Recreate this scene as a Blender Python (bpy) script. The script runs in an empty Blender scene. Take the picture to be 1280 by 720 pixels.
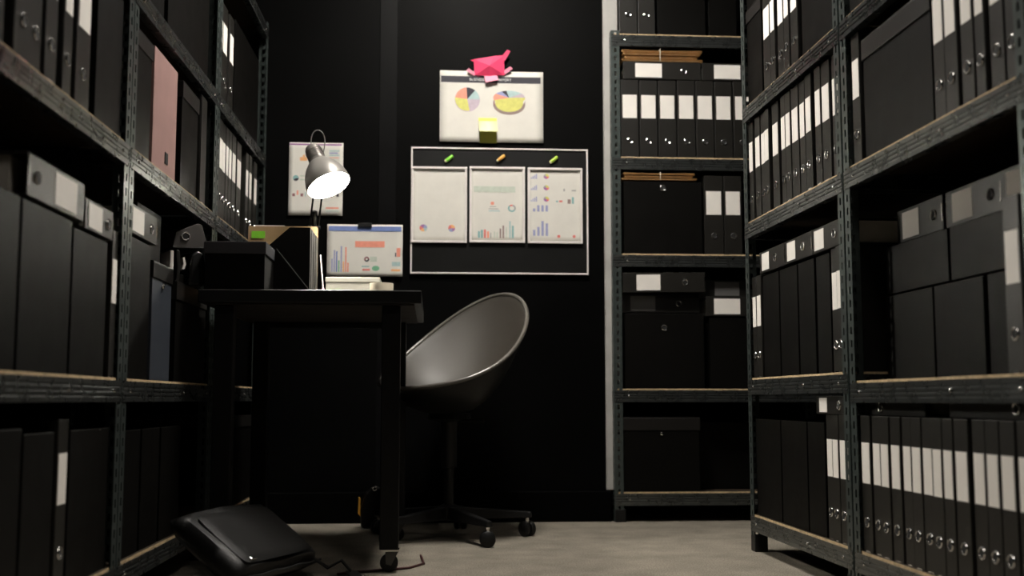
import bpy, bmesh, math, random
from mathutils import Matrix, Vector, Euler
random.seed(7)
PI = math.pi
C = bpy.context.scene.collection

# ------------------------------------------------------------------ materials
MATS = {}
def mat(name, col, rough=.5, metal=0., spec=.5, bump=0., bscale=200., var=.08, vscale=14., emit=None, estr=0.):
    if name in MATS: return MATS[name]
    m = bpy.data.materials.new(name); m.use_nodes = True
    nt = m.node_tree; n = nt.nodes; b = n['Principled BSDF']
    b.inputs['Roughness'].default_value = rough
    b.inputs['Metallic'].default_value = metal
    b.inputs['Specular IOR Level'].default_value = spec
    tc = n.new('ShaderNodeTexCoord')
    ns = n.new('ShaderNodeTexNoise'); ns.inputs['Scale'].default_value = vscale; ns.inputs['Detail'].default_value = 4
    nt.links.new(tc.outputs['Object'], ns.inputs['Vector'])
    rp = n.new('ShaderNodeMapRange'); rp.inputs['To Min'].default_value = 1 - var; rp.inputs['To Max'].default_value = 1 + var
    rp.inputs['From Min'].default_value = .3; rp.inputs['From Max'].default_value = .7
    nt.links.new(ns.outputs['Fac'], rp.inputs['Value'])
    mx = n.new('ShaderNodeVectorMath'); mx.operation = 'SCALE'; mx.inputs[0].default_value = col[:3]
    nt.links.new(rp.outputs['Result'], mx.inputs['Scale'])
    nt.links.new(mx.outputs['Vector'], b.inputs['Base Color'])
    rr = n.new('ShaderNodeMapRange'); rr.inputs['To Min'].default_value = max(.02, rough * .85); rr.inputs['To Max'].default_value = min(1, rough * 1.15)
    nt.links.new(ns.outputs['Fac'], rr.inputs['Value']); nt.links.new(rr.outputs['Result'], b.inputs['Roughness'])
    if bump:
        nb = n.new('ShaderNodeTexNoise'); nb.inputs['Scale'].default_value = bscale; nb.inputs['Detail'].default_value = 3
        nt.links.new(tc.outputs['Object'], nb.inputs['Vector'])
        bp = n.new('ShaderNodeBump'); bp.inputs['Strength'].default_value = bump; bp.inputs['Distance'].default_value = .002
        nt.links.new(nb.outputs['Fac'], bp.inputs['Height']); nt.links.new(bp.outputs['Normal'], b.inputs['Normal'])
    if emit:
        b.inputs['Emission Color'].default_value = (*emit, 1); b.inputs['Emission Strength'].default_value = estr
    MATS[name] = m
    return m

M_BIND = mat('binder_black_paper', (.0120, .0110, .0092), .40, spec=.42, bump=.25, bscale=500)
M_BOX = mat('box_black_board', (.0024, .0021, .0017), .5, spec=.12, bump=.2, bscale=420)
M_LID = mat('box_lid_board', (.0085, .0075, .0068), .42, spec=.4, bump=.2, bscale=420)
M_SLATE = mat('slate_box_board', (.035, .042, .055), .5, bump=.2, bscale=420)
M_MAUVE = mat('mauve_cloth_board', (.33, .19, .175), .7, bump=.4, bscale=600)
M_LABEL = mat('label_white_paper', (.86, .82, .77), .75, var=.04)
M_LABELD = mat('label_shaded_paper', (.16, .155, .15), .75, var=.05)  # white label with its shade put into a darker colour
M_CHROME = mat('chrome', (.75, .74, .72), .18, 1.)
M_HOLE = mat('hole_black', (.004, .004, .004), .9)
M_PAGES = mat('page_edges', (.66, .62, .54), .85, bump=.5, bscale=900)
M_STEEL = mat('rack_grey_steel', (.12, .128, .126), .28, .85, bump=.03, bscale=160, var=.12, vscale=30)
M_POST = mat('rack_post_steel', (.075, .092, .088), .38, .6, bump=.1, bscale=160, var=.15, vscale=40)
M_BFACE = mat('shelf_brown_laminate', (.035, .024, .015), .6, spec=.3)
M_CHIP = mat('chipboard', (.58, .43, .25), .8, bump=.5, bscale=700, var=.25, vscale=90)
M_PLAST = mat('black_plastic', (.006, .006, .006), .45, spec=.35)
M_DESK = mat('desk_black_laminate', (.006, .006, .006), .42, spec=.35, var=.15)
M_DESKE = mat('desk_underside_brown', (.02, .015, .012), .7)
M_DLEG = mat('desk_leg_black_steel', (.004, .004, .004), .45, 0, spec=.25)
M_OUT = mat('chair_shell_outside_shaded', (.004, .004, .004), .4, spec=.3)  # shade on the shell's outside painted as a darker colour
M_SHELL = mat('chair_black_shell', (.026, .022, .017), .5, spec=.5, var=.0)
M_RIM = mat('chair_rim_glint', (.09, .083, .073), .25, spec=.8, var=.0)  # rim colour raised to paint the light along its edge
M_WALL = mat('wall_black_paint', (.0013, .0013, .0013), .5, spec=.05, bump=.08, bscale=60, var=.15, vscale=3)
M_BASEB = mat('baseboard_black', (.0008, .0008, .0008), .7, spec=.04)
M_TRIM = mat('pale_grey_trim', (.42, .41, .39), .6, var=.1)
M_CEIL = mat('ceiling_dark', (.02, .02, .02), .9)
M_FRAME = mat('board_white_frame', (.78, .74, .72), .5, var=.03)
M_BOARD = mat('board_black_surface', (.0035, .0035, .0035), .42, spec=.3, var=.1)
M_PAPER = mat('sheet_paper', (.68, .66, .61), .8, bump=.35, bscale=26, var=.03, vscale=20)
M_KRAFT = mat('kraft_card', (.42, .23, .085), .75, bump=.3, bscale=300, var=.2, vscale=30)
M_KRAFTI = mat('kraft_card_pale', (.40, .26, .13), .75, bump=.3, bscale=300, var=.12)
M_STRING = mat('cotton_string', (.75, .7, .62), .9)
M_PINK = mat('pink_paper', (.85, .055, .16), .6, var=.06)
M_PINKL = mat('light_pink_paper', (.88, .30, .42), .6)
M_YEL = mat('yellow_note_paper', (.78, .80, .16), .6)
M_CREAM = mat('pale_yellow_note_paper', (.86, .86, .50), .6)
M_GREEN = mat('green_note_paper', (.22, .62, .03), .6)
M_LIME = mat('lime_plastic', (.42, .62, .05), .35)
M_GRNP = mat('green_plastic', (.25, .75, .06), .35)
M_ORGP = mat('orange_plastic', (.80, .42, .08), .35)
M_LAMP = mat('lamp_grey_enamel', (.30, .285, .265), .35, .35)
M_LAMPIN = mat('lamp_white_inside', (.9, .9, .87), .5)
M_BULB = mat('bulb_glow', (1, .95, .85), .4, emit=(1, .95, .84), estr=1100.)
M_BAG = mat('bag_black_nylon', (.0045, .0043, .0042), .4, spec=.3, bump=.3, bscale=700, var=.15)
M_CABLE = mat('dark_red_cable', (.05, .012, .012), .5)
M_CER = mat('cream_ceramic', (.72, .64, .50), .35)
M_WBOX = mat('white_card_box', (.70, .67, .58), .7)
M_OLIVE = mat('olive_card', (.10, .085, .04), .6)
M_PANEL = mat('light_diffuser', (.9, .9, .9), .5, emit=(1, .945, .86), estr=90.)
M_HOUS = mat('light_housing', (.5, .5, .5), .5)
M_BRASS = mat('amber_plastic', (.75, .38, .05), .4)
INK = {}
def ink(name, c):
    return mat('ink_' + name, c, .8, var=.08, vscale=60)
I_DARK = ink('charcoal', (.045, .043, .055)); I_BLUE = ink('blue', (0.173, 0.242, 0.517)); I_NAVY = ink('navy', (0.113, 0.138, 0.302))
I_PERI = ink('periwinkle', (0.310, 0.328, 0.534)); I_RED = ink('red', (0.706, 0.199, 0.173)); I_CORAL = ink('coral', (0.818, 0.310, 0.224))
I_ORG = ink('orange', (0.818, 0.431, 0.190)); I_YEL = ink('yellow', (0.620, 0.603, 0.173)); I_GRN = ink('green', (0.190, 0.448, 0.276))
I_TEAL = ink('teal', (0.224, 0.414, 0.414)); I_SKY = ink('pale_teal', (0.396, 0.534, 0.534)); I_LAV = ink('lavender', (0.517, 0.431, 0.500))
I_GREY = ink('grey', (0.345, 0.345, 0.336)); I_PALE = ink('pale_green', (0.517, 0.568, 0.491)); I_MAR = ink('maroon', (0.276, 0.130, 0.138))
I_BROWN = ink('brown', (0.276, 0.207, 0.190)); I_PURP = ink('purple', (0.345, 0.156, 0.362)); I_WHITE = ink('white', (.8, .8, .78))

# floor: grey loop carpet
def floor_mat():
    m = bpy.data.materials.new('grey_carpet'); m.use_nodes = True
    nt = m.node_tree; n = nt.nodes; b = n['Principled BSDF']; b.inputs['Roughness'].default_value = .95
    b.inputs['Specular IOR Level'].default_value = .1
    tc = n.new('ShaderNodeTexCoord')
    a = n.new('ShaderNodeTexNoise'); a.inputs['Scale'].default_value = 240; a.inputs['Detail'].default_value = 4
    c = n.new('ShaderNodeTexNoise'); c.inputs['Scale'].default_value = 9; c.inputs['Detail'].default_value = 6
    nt.links.new(tc.outputs['Object'], a.inputs['Vector']); nt.links.new(tc.outputs['Object'], c.inputs['Vector'])
    r = n.new('ShaderNodeValToRGB'); r.color_ramp.elements[0].position = .3; r.color_ramp.elements[1].position = .7
    r.color_ramp.elements[0].color = (.14, .121, .096, 1); r.color_ramp.elements[1].color = (.33, .30, .25, 1)
    nt.links.new(a.outputs['Fac'], r.inputs['Fac'])
    r2 = n.new('ShaderNodeMapRange'); r2.inputs['From Min'].default_value = .3; r2.inputs['From Max'].default_value = .7
    r2.inputs['To Min'].default_value = .82; r2.inputs['To Max'].default_value = 1.15
    nt.links.new(c.outputs['Fac'], r2.inputs['Value'])
    mx = n.new('ShaderNodeVectorMath'); mx.operation = 'SCALE'
    nt.links.new(r.outputs['Color'], mx.inputs[0]); nt.links.new(r2.outputs['Result'], mx.inputs['Scale'])
    nt.links.new(mx.outputs['Vector'], b.inputs['Base Color'])
    bp = n.new('ShaderNodeBump'); bp.inputs['Strength'].default_value = .6; bp.inputs['Distance'].default_value = .004
    nt.links.new(a.outputs['Fac'], bp.inputs['Height']); nt.links.new(bp.outputs['Normal'], b.inputs['Normal'])
    return m
M_FLOOR = floor_mat()

# ------------------------------------------------------------------ mesh builder
class MB:
    def __init__(s): s.v = []; s.f = []; s.m = []
    def add(s, vs, fs, mi=0, X=None):
        o = len(s.v)
        for p in vs:
            p = Vector(p); s.v.append(tuple(X @ p if X else p))
        for f in fs: s.f.append([i + o for i in f]); s.m.append(mi)
        return s
    def box(s, x0, x1, y0, y1, z0, z1, mi=0, X=None):
        return s.add([(x0,y0,z0),(x1,y0,z0),(x1,y1,z0),(x0,y1,z0),(x0,y0,z1),(x1,y0,z1),(x1,y1,z1),(x0,y1,z1)],
                     [(3,2,1,0),(4,5,6,7),(0,1,5,4),(1,2,6,5),(2,3,7,6),(3,0,4,7)], mi, X)
    def prism(s, pts, y0, y1, mi=0, X=None):       # pts (x,z) counter-clockwise seen from -y
        n = len(pts); vs = [(x, y0, z) for x, z in pts] + [(x, y1, z) for x, z in pts]
        fs = [list(range(n)), list(range(2*n-1, n-1, -1))] + [((i+1) % n, i, i+n, (i+1) % n + n) for i in range(n)]
        return s.add(vs, fs, mi, X)
    def lathe(s, prof, seg=32, mi=0, X=None, cap0=False, cap1=False):
        vs = []; fs = []
        for r, z in prof:
            for k in range(seg):
                a = 2*PI*k/seg; vs.append((r*math.cos(a), r*math.sin(a), z))
        for i in range(len(prof)-1):
            for k in range(seg):
                k2 = (k+1) % seg
                fs.append((i*seg+k, i*seg+k2, (i+1)*seg+k2, (i+1)*seg+k))
        if cap0: fs.append(list(range(seg-1, -1, -1)))
        if cap1: fs.append([(len(prof)-1)*seg+k for k in range(seg)])
        return s.add(vs, fs, mi, X)
    def torus(s, R, r, seg=24, ring=8, mi=0, X=None):
        vs = []; fs = []
        for i in range(seg):
            a = 2*PI*i/seg
            for j in range(ring):
                b = 2*PI*j/ring; q = R + r*math.cos(b)
                vs.append((q*math.cos(a), q*math.sin(a), r*math.sin(b)))
        for i in range(seg):
            for j in range(ring):
                fs.append((i*ring+j, ((i+1)%seg)*ring+j, ((i+1)%seg)*ring+(j+1)%ring, i*ring+(j+1)%ring))
        return s.add(vs, fs, mi, X)
    def tube(s, pts, r, seg=10, mi=0, caps=True):
        pts = [Vector(p) for p in pts]; n = len(pts); vs = []; fs = []
        up = Vector((0, 0, 1)); prev = None
        rr = r if isinstance(r, (list, tuple)) else [r]*n
        for i, p in enumerate(pts):
            t = (pts[min(i+1, n-1)] - pts[max(i-1, 0)]).normalized()
            if prev is None:
                a = t.cross(up)
                if a.length < 1e-3: a = t.cross(Vector((1, 0, 0)))
            else: a = prev - t*prev.dot(t)
            a.normalize(); prev = a; b = t.cross(a)
            for k in range(seg):
                g = 2*PI*k/seg; vs.append(tuple(p + (a*math.cos(g) + b*math.sin(g))*rr[i]))
        for i in range(n-1):
            for k in range(seg):
                k2 = (k+1) % seg; fs.append((i*seg+k, (i+1)*seg+k, (i+1)*seg+k2, i*seg+k2))
        if caps: fs.append(list(range(seg))); fs.append([(n-1)*seg+k for k in range(seg-1, -1, -1)])
        return s.add(vs, fs, mi)
    def mesh(s, name, mats, smooth=False):
        me = bpy.data.meshes.new(name); me.from_pydata(s.v, [], s.f)
        for m in (mats if isinstance(mats, (list, tuple)) else [mats]): me.materials.append(m)
        me.polygons.foreach_set('material_index', s.m)
        bm = bmesh.new(); bm.from_mesh(me); bmesh.ops.recalc_face_normals(bm, faces=bm.faces); bm.to_mesh(me); bm.free()
        if smooth:
            me.polygons.foreach_set('use_smooth', [True]*len(me.polygons))
            me.set_sharp_from_angle(angle=math.radians(40))
        me.update(); return me
    def build(s, name, mats, parent=None, smooth=False, bevel=0., loc=None, kind=None):
        o = bpy.data.objects.new(name, s.mesh(name, mats, smooth)); C.objects.link(o)
        if parent: o.parent = parent
        if loc: o.location = loc
        if bevel:
            b = o.modifiers.new('bevel', 'BEVEL'); b.width = bevel; b.segments = 2; b.limit_method = 'ANGLE'; b.angle_limit = math.radians(40)
        if kind: o['kind'] = kind
        return o
def empty(name, loc=(0,0,0), rot=(0,0,0)):
    o = bpy.data.objects.new(name, None); o.empty_display_size = .05; C.objects.link(o); o.location = loc; o.rotation_euler = rot
    return o
def tag(o, label, cat, group=None):
    o['label'] = label; o['category'] = cat
    if group: o['group'] = group
    return o
def copy_tree(o, parent=None):
    c = o.copy(); C.objects.link(c); c.parent = parent
    for ch in [x for x in bpy.data.objects if x.parent == o]: copy_tree(ch, c)
    return c
def struct(mb, name, m, **k):
    o = mb.build(name, m, **k); o['kind'] = 'structure'; return o

# ------------------------------------------------------------------ room
YW = 4.40
struct(MB().box(-1.15, 1.75, -1.5, 4.95, -.06, 0), 'floor', M_FLOOR)
struct(MB().box(-1.15, 1.75, -1.5, 4.95, 2.75, 2.85), 'ceiling', M_CEIL)
struct(MB().box(-1.21, -1.15, -1.5, 4.95, 0, 2.75), 'wall_left', M_WALL)
struct(MB().box(1.75, 1.81, -1.5, 4.95, 0, 2.75), 'wall_right', M_WALL)
struct(MB().box(-1.15, 1.75, -1.56, -1.5, 0, 2.75), 'wall_front', M_WALL)
wb = MB().box(-1.15, .682, YW, YW+.08, 0, 2.75)
wb.box(.602, .682, YW+.08, 4.87, 0, 2.75); wb.box(.602, 1.75, 4.87, 4.95, 0, 2.75)
struct(wb, 'wall_back', M_WALL)
struct(MB().box(.682, .742, YW-.012, YW+.05, 0.12, 2.75), 'trim_1', M_TRIM, bevel=.003)
struct(MB().box(-.217, -.148, YW-.003, YW, .12, 2.75), 'trim_2', mat('wall_strip_black', (.0022, .0022, .0024), .45, spec=.09), bevel=.001)
struct(MB().box(-1.15, .70, YW-.022, YW-.001, 0, .118), 'baseboard_back', M_BASEB, bevel=.004)

# ------------------------------------------------------------------ racks
RD = .40; PH = 1.95
POST_M = {}
def post_mesh(mirror):
    if mirror in POST_M: return POST_M[mirror]
    mb = MB(); w = .035; pitch = .0325; n = int(PH/pitch); t = .0018
    def strip(fn):
        for k in range(n):
            z0 = k*pitch; z1 = z0+pitch
            o = [(0, z0), (w, z0), (w, z1), (0, z1)]; cx = w*.52; cz = (z0+z1)/2; hx = .0045; hz = .009
            q = [(cx-hx, cz-hz), (cx+hx, cz-hz), (cx+hx, cz+hz), (cx-hx, cz+hz)]
            mb.add([fn(a, b) for a, b in o+q], [(0,1,5,4), (1,2,6,5), (2,3,7,6), (3,0,4,7)])
    s = -1 if mirror else 1
    strip(lambda a, b: (s*a, 0, b)); strip(lambda a, b: (0, a, b))
    me = mb.mesh('post', M_POST); 
    bm = bmesh.new(); bm.from_mesh(me); bmesh.ops.remove_doubles(bm, verts=bm.verts, dist=1e-5)
    bmesh.ops.recalc_face_normals(bm, faces=bm.faces); bm.to_mesh(me); bm.free()
    POST_M[mirror] = me; return me
def add_mesh(name, me, parent, loc=(0,0,0), rot=(0,0,0)):
    o = bpy.data.objects.new(name, me); C.objects.link(o); o.parent = parent; o.location = loc; o.rotation_euler = rot; return o
def beam_profile(h):                                # (y,z): rolled steel with three ribs
    p = [(0, 0)]
    for k in range(3):
        z = h*(.22 + .22*k); p += [(0, z), (.0018, z+h*.03), (.0018, z+h*.09), (0, z+h*.12)]
    return p + [(0, h)]
def beam(L, h):
    mb = MB(); pr = beam_profile(h); n = len(pr)
    back = [(y+.0025, z) for y, z in pr]
    allp = pr + back[::-1]
    vs = [(0, y, z) for y, z in allp] + [(L, y, z) for y, z in allp]; m = len(allp)
    fs = [((i+1) % m, i, i+m, (i+1) % m + m) for i in range(m)]
    for i in range(n-1): fs.append((i, i+1, m-2-i, m-1-i)); fs.append((m+i, m+m-1-i, m+m-2-i, m+i+1))
    mb.add(vs, fs); mb.box(0, L, .0025, .022, 0, .002); mb.box(0, L, .0025, .018, h-.012, h-.010)
    return mb
RACKS = {}
def rack(key, W, levels, origin, theta, label):
    r = tag(empty('storage_rack', (*origin, 0), (0, 0, theta)), label, 'shelving rack', 'grey metal storage racks')
    for x, mir in ((0, False), (W, True)):
        add_mesh('post', post_mesh(mir), r, (x, 0, .004)).modifiers.new('t', 'SOLIDIFY').thickness = .0018
        add_mesh('post', post_mesh(not mir), r, (x, RD, .004), (0, 0, PI)).modifiers.new('t', 'SOLIDIFY').thickness = .0018
    fm = None
    for x in (.001, W-.043):
        for y in (-.001, RD-.041):
            mb = MB().box(0, .042, 0, .042, 0, .05); o = mb.build('foot', M_PLAST, r, bevel=.003, loc=(x, y, 0))
    bm_ = None; sm = None; bd = None; rv = None
    for H in levels:
        h = .046
        if not bm_:
            bm_ = beam(W-.008, h).mesh('beam', M_STEEL); sm = beam(RD-.012, h).mesh('beam', M_STEEL)
            bd = MB().box(.004, W-.004, .0035, RD-.0035, 0, .010).mesh('shelf_board', [M_CHIP, M_BFACE])
            for p in bd.polygons: p.material_index = 1 if abs(p.normal.z) > .5 else 0
            q = MB()
            for xx in (.06, W*.62, W-.06):
                q.lathe([(.0045, 0), (.004, .002), (.0015, .003)], 12, 0, Matrix.Translation((xx, 0, .024)) @ Matrix.Rotation(PI/2, 4, 'X'), cap1=True)
            rv = q.mesh('rivet', M_CHROME, True)
        add_mesh('beam', bm_, r, (.004, -.002, H-.052))
        add_mesh('beam', bm_, r, (W-.004, RD+.002, H-.052), (0, 0, PI))
        add_mesh('beam', sm, r, (-.0015, RD-.006, H-.052), (0, 0, -PI/2))
        add_mesh('beam', sm, r, (W+.0015, .006, H-.052), (0, 0, PI/2))
        add_mesh('shelf_board', bd, r, (0, 0, H-.010))
        add_mesh('rivet', rv, r, (0, -.002, H-.052))
    RACKS[key] = (Matrix.Translation((*origin, 0)) @ Matrix.Rotation(theta, 4, 'Z'), levels, label)
    return r
aL = PI/2 - .01286; aR = -PI/2 + .0093
xl = lambda y: -.713 + .01286*y
xr = lambda y: 1.037 - .0093*y
LV = [.115, .518, 1.042, 1.425, 1.94]
rack('LN', .925, LV, (xl(1.60), 1.60), aL, 'grey metal storage rack nearest the camera on the left side')
rack('LM', .925, LV, (xl(2.53), 2.53), aL, 'grey metal storage rack with the mauve box, on the left side')
rack('LF', .915, LV, (xl(3.46), 3.46), aL, 'grey metal storage rack behind the desk lamp, on the left side')
LA = [.115, .539, 1.036, 1.415, 1.94]
rack('A', .845, LA, (xr(3.52), 3.52), aR, 'grey metal storage rack on the right, farther from the camera')
LB = [.115, .516, 1.038, 1.415, 1.94]
rack('B', .845, LB, (xr(2.665), 2.665), aR, 'grey metal storage rack on the right, nearest the camera')
LK = [.115, .514, 1.047, 1.437, 1.942]
rack('K', .93, LK, (.708, 4.352), 0, 'grey metal storage rack facing the camera beside the back wall')

def put(o, key, u, y, z, yaw=0., extra=None):
    M = RACKS[key][0] @ Matrix.Translation((u, y, z)) @ Matrix.Rotation(yaw, 4, 'Z')
    if extra is not None: M = M @ extra
    o.location = M.to_translation(); o.rotation_euler = M.to_euler(); return o

# ------------------------------------------------------------------ binders (spine on -y, x 0..w, z 0..H)
PROTO = {}
def fresh(key, maker):                              # first use is the prototype itself, later ones are copies
    if key not in PROTO:
        PROTO[key] = maker(); return PROTO[key]
    return copy_tree(PROTO[key])
def ring_mesh():
    X = Matrix.Rotation(PI/2, 4, 'X')
    mb = MB().torus(.0105, .0022, 20, 8, 0, X)
    mb.lathe([(.0, .0012), (.0095, .0012)], 20, 1, X)
    return mb
def make_binder(w, H=.318, D=.285, lab=True, ring=True, dim=False, lz=(.16, .255), rz=.07, hole=False):
    r = empty('lever_arch_binder')
    t = .003
    mb = MB().box(0, w, 0, t, 0, H).box(0, t, t, D, 0, H).box(w-t, w, t, D, 0, H)
    mb.build('cover', M_BIND, r, bevel=.0012)
    pg = MB().box(t+.001, w-t-.004, .035, D-.02, .008, H-.012); pg.build('paper_block', M_PAGES, r)
    if lab:
        e = min(.009, w*.10)
        MB().box(e, w-e, -.0008, 0, lz[0], lz[1]).build('spine_label', M_LABELD if dim else M_LABEL, r)
    if ring:
        ring_mesh().build('finger_ring', [M_CHROME, M_HOLE], r, smooth=True, loc=(w/2, -.0012, rz))
    mb = MB().box(w*.25, w*.75, -.0010, 0, .001, .004); mb.build('edge_protector', M_CHROME, r)
    return r
ORD = ['first', 'second', 'third', 'fourth', 'fifth', 'sixth', 'seventh', 'eighth', 'ninth', 'tenth', 'eleventh', 'twelfth', 'thirteenth', 'fourteenth', 'fifteenth']
RN = {'LN': 'nearest left rack', 'LM': 'middle left rack', 'LF': 'farthest left rack', 'A': 'far right rack', 'B': 'near right rack', 'K': 'back rack'}
SN = ['bottom shelf', 'second shelf', 'middle shelf', 'fourth shelf', 'top shelf']
FROM = {'LN': 'near end', 'LM': 'near end', 'LF': 'near end', 'A': 'far end', 'B': 'far end', 'K': 'left end'}
CNT = {}
def binder(key, lv, u0, u1, lab=True, ring=True, rz=.07, tilt=0., y=None, pre=''):
    w = round((u1-u0)/.004)*.004
    w = min(max(.03, w), .085)
    o = fresh(('b', w, lab, ring, rz), lambda: make_binder(w, lab=lab, ring=ring, rz=rz))
    k = CNT.get((key, lv), 0); CNT[(key, lv)] = k+1
    z = RACKS[key][1][lv]
    ex = Matrix.Rotation(tilt, 4, 'Y') if tilt else None
    put(o, key, (u0+u1)/2 - w/2, .006 + (random.random()*.006 if y is None else y), z, 0, ex)
    size = 'narrow' if w < .058 else 'wide'
    tag(o, f"{size} black binder{', white label' if lab else ''}, {ORD[k]} from {FROM[key]} of {SN[lv]}, {RN[key]}", 'binder', f'binders on the {SN[lv]} of the {RN[key]}')
    return o
def lying(key, u0, z, label, L=.318, w=.07, flip=False, lab=(.16, .255), rz=.07, ring=True, dim=False, y=.006, roll=0., group='binders lying flat on top of rows'):
    """flat binder: ring end right (label left) unless flip"""
    o = fresh(('l', L, w, lab, rz, ring, dim), lambda: make_binder(w, H=L, lab=bool(lab), ring=ring, dim=dim, lz=lab or (.16,.25), rz=rz))
    if not flip: ex = Matrix.Translation((L, 0, 0)) @ Matrix.Rotation(-PI/2, 4, 'Y')
    else: ex = Matrix.Translation((0, 0, w)) @ Matrix.Rotation(PI/2, 4, 'Y')
    if roll: ex = Matrix.Rotation(roll, 4, 'Y') @ ex
    put(o, key, u0, y, z, 0, ex)
    tag(o, label, 'binder', group); return o
def box_thing(W, H, D, lid=.045, m=None, ml=None, fit='button', name='archive_box', ring_z=.72):
    m = m or M_BOX; ml = ml or M_LID
    r = empty(name); t = .003; g = .003
    mb = MB().box(g, W-g, g, D-g, 0, t).box(g, W-g, g, g+t, 0, H-.004).box(g, W-g, D-g-t, D-g, 0, H-.004).box(g, g+t, g, D-g, 0, H-.004).box(W-g-t, W-g, g, D-g, 0, H-.004)
    mb.build('body', m, r, bevel=.0015)
    if lid:
        mb = MB().box(0, W, 0, D, H-.003, H).box(0, W, 0, .0025, H-lid, H-.003).box(0, W, D-.0025, D, H-lid, H-.003).box(0, .0025, 0, D, H-lid, H-.003).box(W-.0025, W, 0, D, H-lid, H-.003)
        mb.build('lid', ml, r, bevel=.0012)
    if fit == 'button':
        MB().lathe([(.007, 0), (.006, .003), (.002, .0045)], 16, 0, Matrix.Translation((W/2, g*0+.001, H-lid-.014)) @ Matrix.Rotation(PI/2, 4, 'X'), cap1=True).build('snap_button', M_CHROME, r, smooth=True)
    if fit == 'ring':
        ring_mesh().build('finger_ring', [M_CHROME, M_HOLE], r, smooth=True, loc=(W/2, .001, H*ring_z))
    if fit == 'notch':
        MB().box(W*.52, W*.52+.03, .001, .0028, H*.10, H*.10+.03).build('finger_notch', M_HOLE, r, bevel=.0008)
    return r
def abox(key, u0, u1, z, H, label, lid=.045, D=.36, m=None, ml=None, fit=None, y=.008, group=None, name='archive_box', **k):
    W = round(u1-u0, 3)
    o = fresh(('x', W, H, lid, D, fit, (m or M_BOX).name), lambda: box_thing(W, H, D, lid, m, ml, fit, name, **k))
    put(o, key, u0, y, z)
    tag(o, label, 'box', group or 'black storage boxes on the racks'); return o

# --- right far rack
for a, b in [(.211,.28),(.283,.328),(.345,.40),(.412,.457),(.462,.522)]: binder('A', 3, a, b)
abox('A', .037, .195, LA[3], .312, 'slate black lidded box, far end of fourth shelf, far right rack', lid=.042, m=M_BOX, y=.006)
abox('A', .037, .195, LA[3]+.312, .16, 'shallow black box on top of the slate box, far right rack', lid=.04)
abox('A', .55, .808, LA[3], .33, 'large plain black box, near end of fourth shelf, far right rack', lid=.06)
for a, b in [(.036,.08),(.109,.16),(.162,.203),(.205,.25),(.275,.336),(.364,.404),(.404,.448),(.451,.512),(.514,.556),(.572,.621),(.645,.69),(.690,.75),(.762,.805)]: binder('A', 2, a, b)
for a, b in [(.036,.076),(.082,.13)]: binder('A', 1, a, b)
abox('A', .14, .30, LA[1], .315, 'tall black box beside two labelled binders, second shelf, far right rack', lid=0)
abox('A', .303, .462, LA[1], .315, 'tall black box, middle one under the lying binders, far right rack', lid=0)
abox('A', .466, .60, LA[1], .315, 'tall black box left of a dark gap, second shelf, far right rack', lid=0)
abox('A', .61, .715, LA[1], .315, 'tall narrow black box touching the near labelled pair, far right rack', lid=0)
for a, b in [(.722,.768),(.770,.812)]: binder('A', 1, a, b)
lying('A', .131, LA[1]+.319, 'lying black binder, farthest of three above the tall boxes, far right rack', L=.240, w=.066, lab=(.145, .215), rz=.085)
lying('A', .376, LA[1]+.319, 'lying black binder, middle of three above the tall boxes, far right rack', L=.225, w=.066, lab=(.135, .205), rz=.07)
lying('A', .605, LA[1]+.319, 'lying black binder, nearest of three above the tall boxes, far right rack', L=.22, w=.066, lab=(.135, .205), rz=.06)
abox('A', .037, .283, LA[0], .30, 'black box at the far end of bottom shelf, far right rack', lid=0)
abox('A', .285, .508, LA[0], .30, 'black box in the middle of bottom shelf, far right rack', lid=0)
abox('A', .510, .645, LA[0], .30, 'narrow black box beside labelled binders, bottom shelf, far right rack', lid=0)
for a, b in [(.655,.70),(.704,.748),(.756,.80),(.803,.845-.036)]: binder('A', 0, a, b)
lying('A', .60, LA[0]+.319, 'lying black binder above bottom shelf binders, far right rack', L=.21, w=.046, lab=(.13, .185), rz=.045)

# --- right near rack
for a, b in [(.038,.093),(.097,.147),(.152,.199),(.203,.255),(.266,.309),(.312,.361),(.364,.412),(.416,.458),(.462,.507),(.511,.568),(.578,.627),(.631,.68),(.684,.738),(.742,.790)]: binder('B', 0, a, b)
lying('B', .040, LB[0]+.319, 'lying black binder without label, farther one over the long labelled row', L=.30, w=.04, lab=None, rz=.23, y=.03)
lying('B', .45, LB[0]+.319, 'lying black binder without label, nearer one over the long labelled row', L=.31, w=.04, lab=None, rz=.05, y=.03)
abox('B', .038, .295, LB[1], .205, 'lower black box at far end of second shelf, near right rack', lid=0, D=.30, y=.075)
abox('B', .297, .518, LB[1], .205, 'lower black box in the middle of second shelf, near right rack', lid=0, D=.30, y=.075)
abox('B', .530, .725, LB[1], .205, 'lower black box beside the tall labelled binder, near right rack', lid=0, D=.30, y=.075)
binder('B', 1, .728, .783)
abox('B', .05, .375, LB[1]+.205, .118, 'upper long black box at far end, second shelf, near right rack', lid=0, D=.30, y=.075)
abox('B', .380, .72, LB[1]+.205, .118, 'upper long black box toward the camera, second shelf, near right rack', lid=0, D=.30, y=.075)
for i, (u, nm) in enumerate([(.085, 'farthest'), (.335, 'middle'), (.56, 'nearest')]):
    lying('B', u, LB[1]+.324, f'lying black binder, {nm} of three on stacked boxes, near right rack', L=.235, w=.078, lab=(.118, .205), rz=.042, y=.095)
binder('B', 2, .052, .098)
abox('B', .112, .475, LB[2], .29, 'large black lidded box beside labelled binders, middle shelf, near right rack', lid=.05, D=.37)
for a, b in [(.479,.528),(.530,.582),(.603,.652),(.654,.692),(.711,.76),(.764,.806)]: binder('B', 2, a, b)
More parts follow.
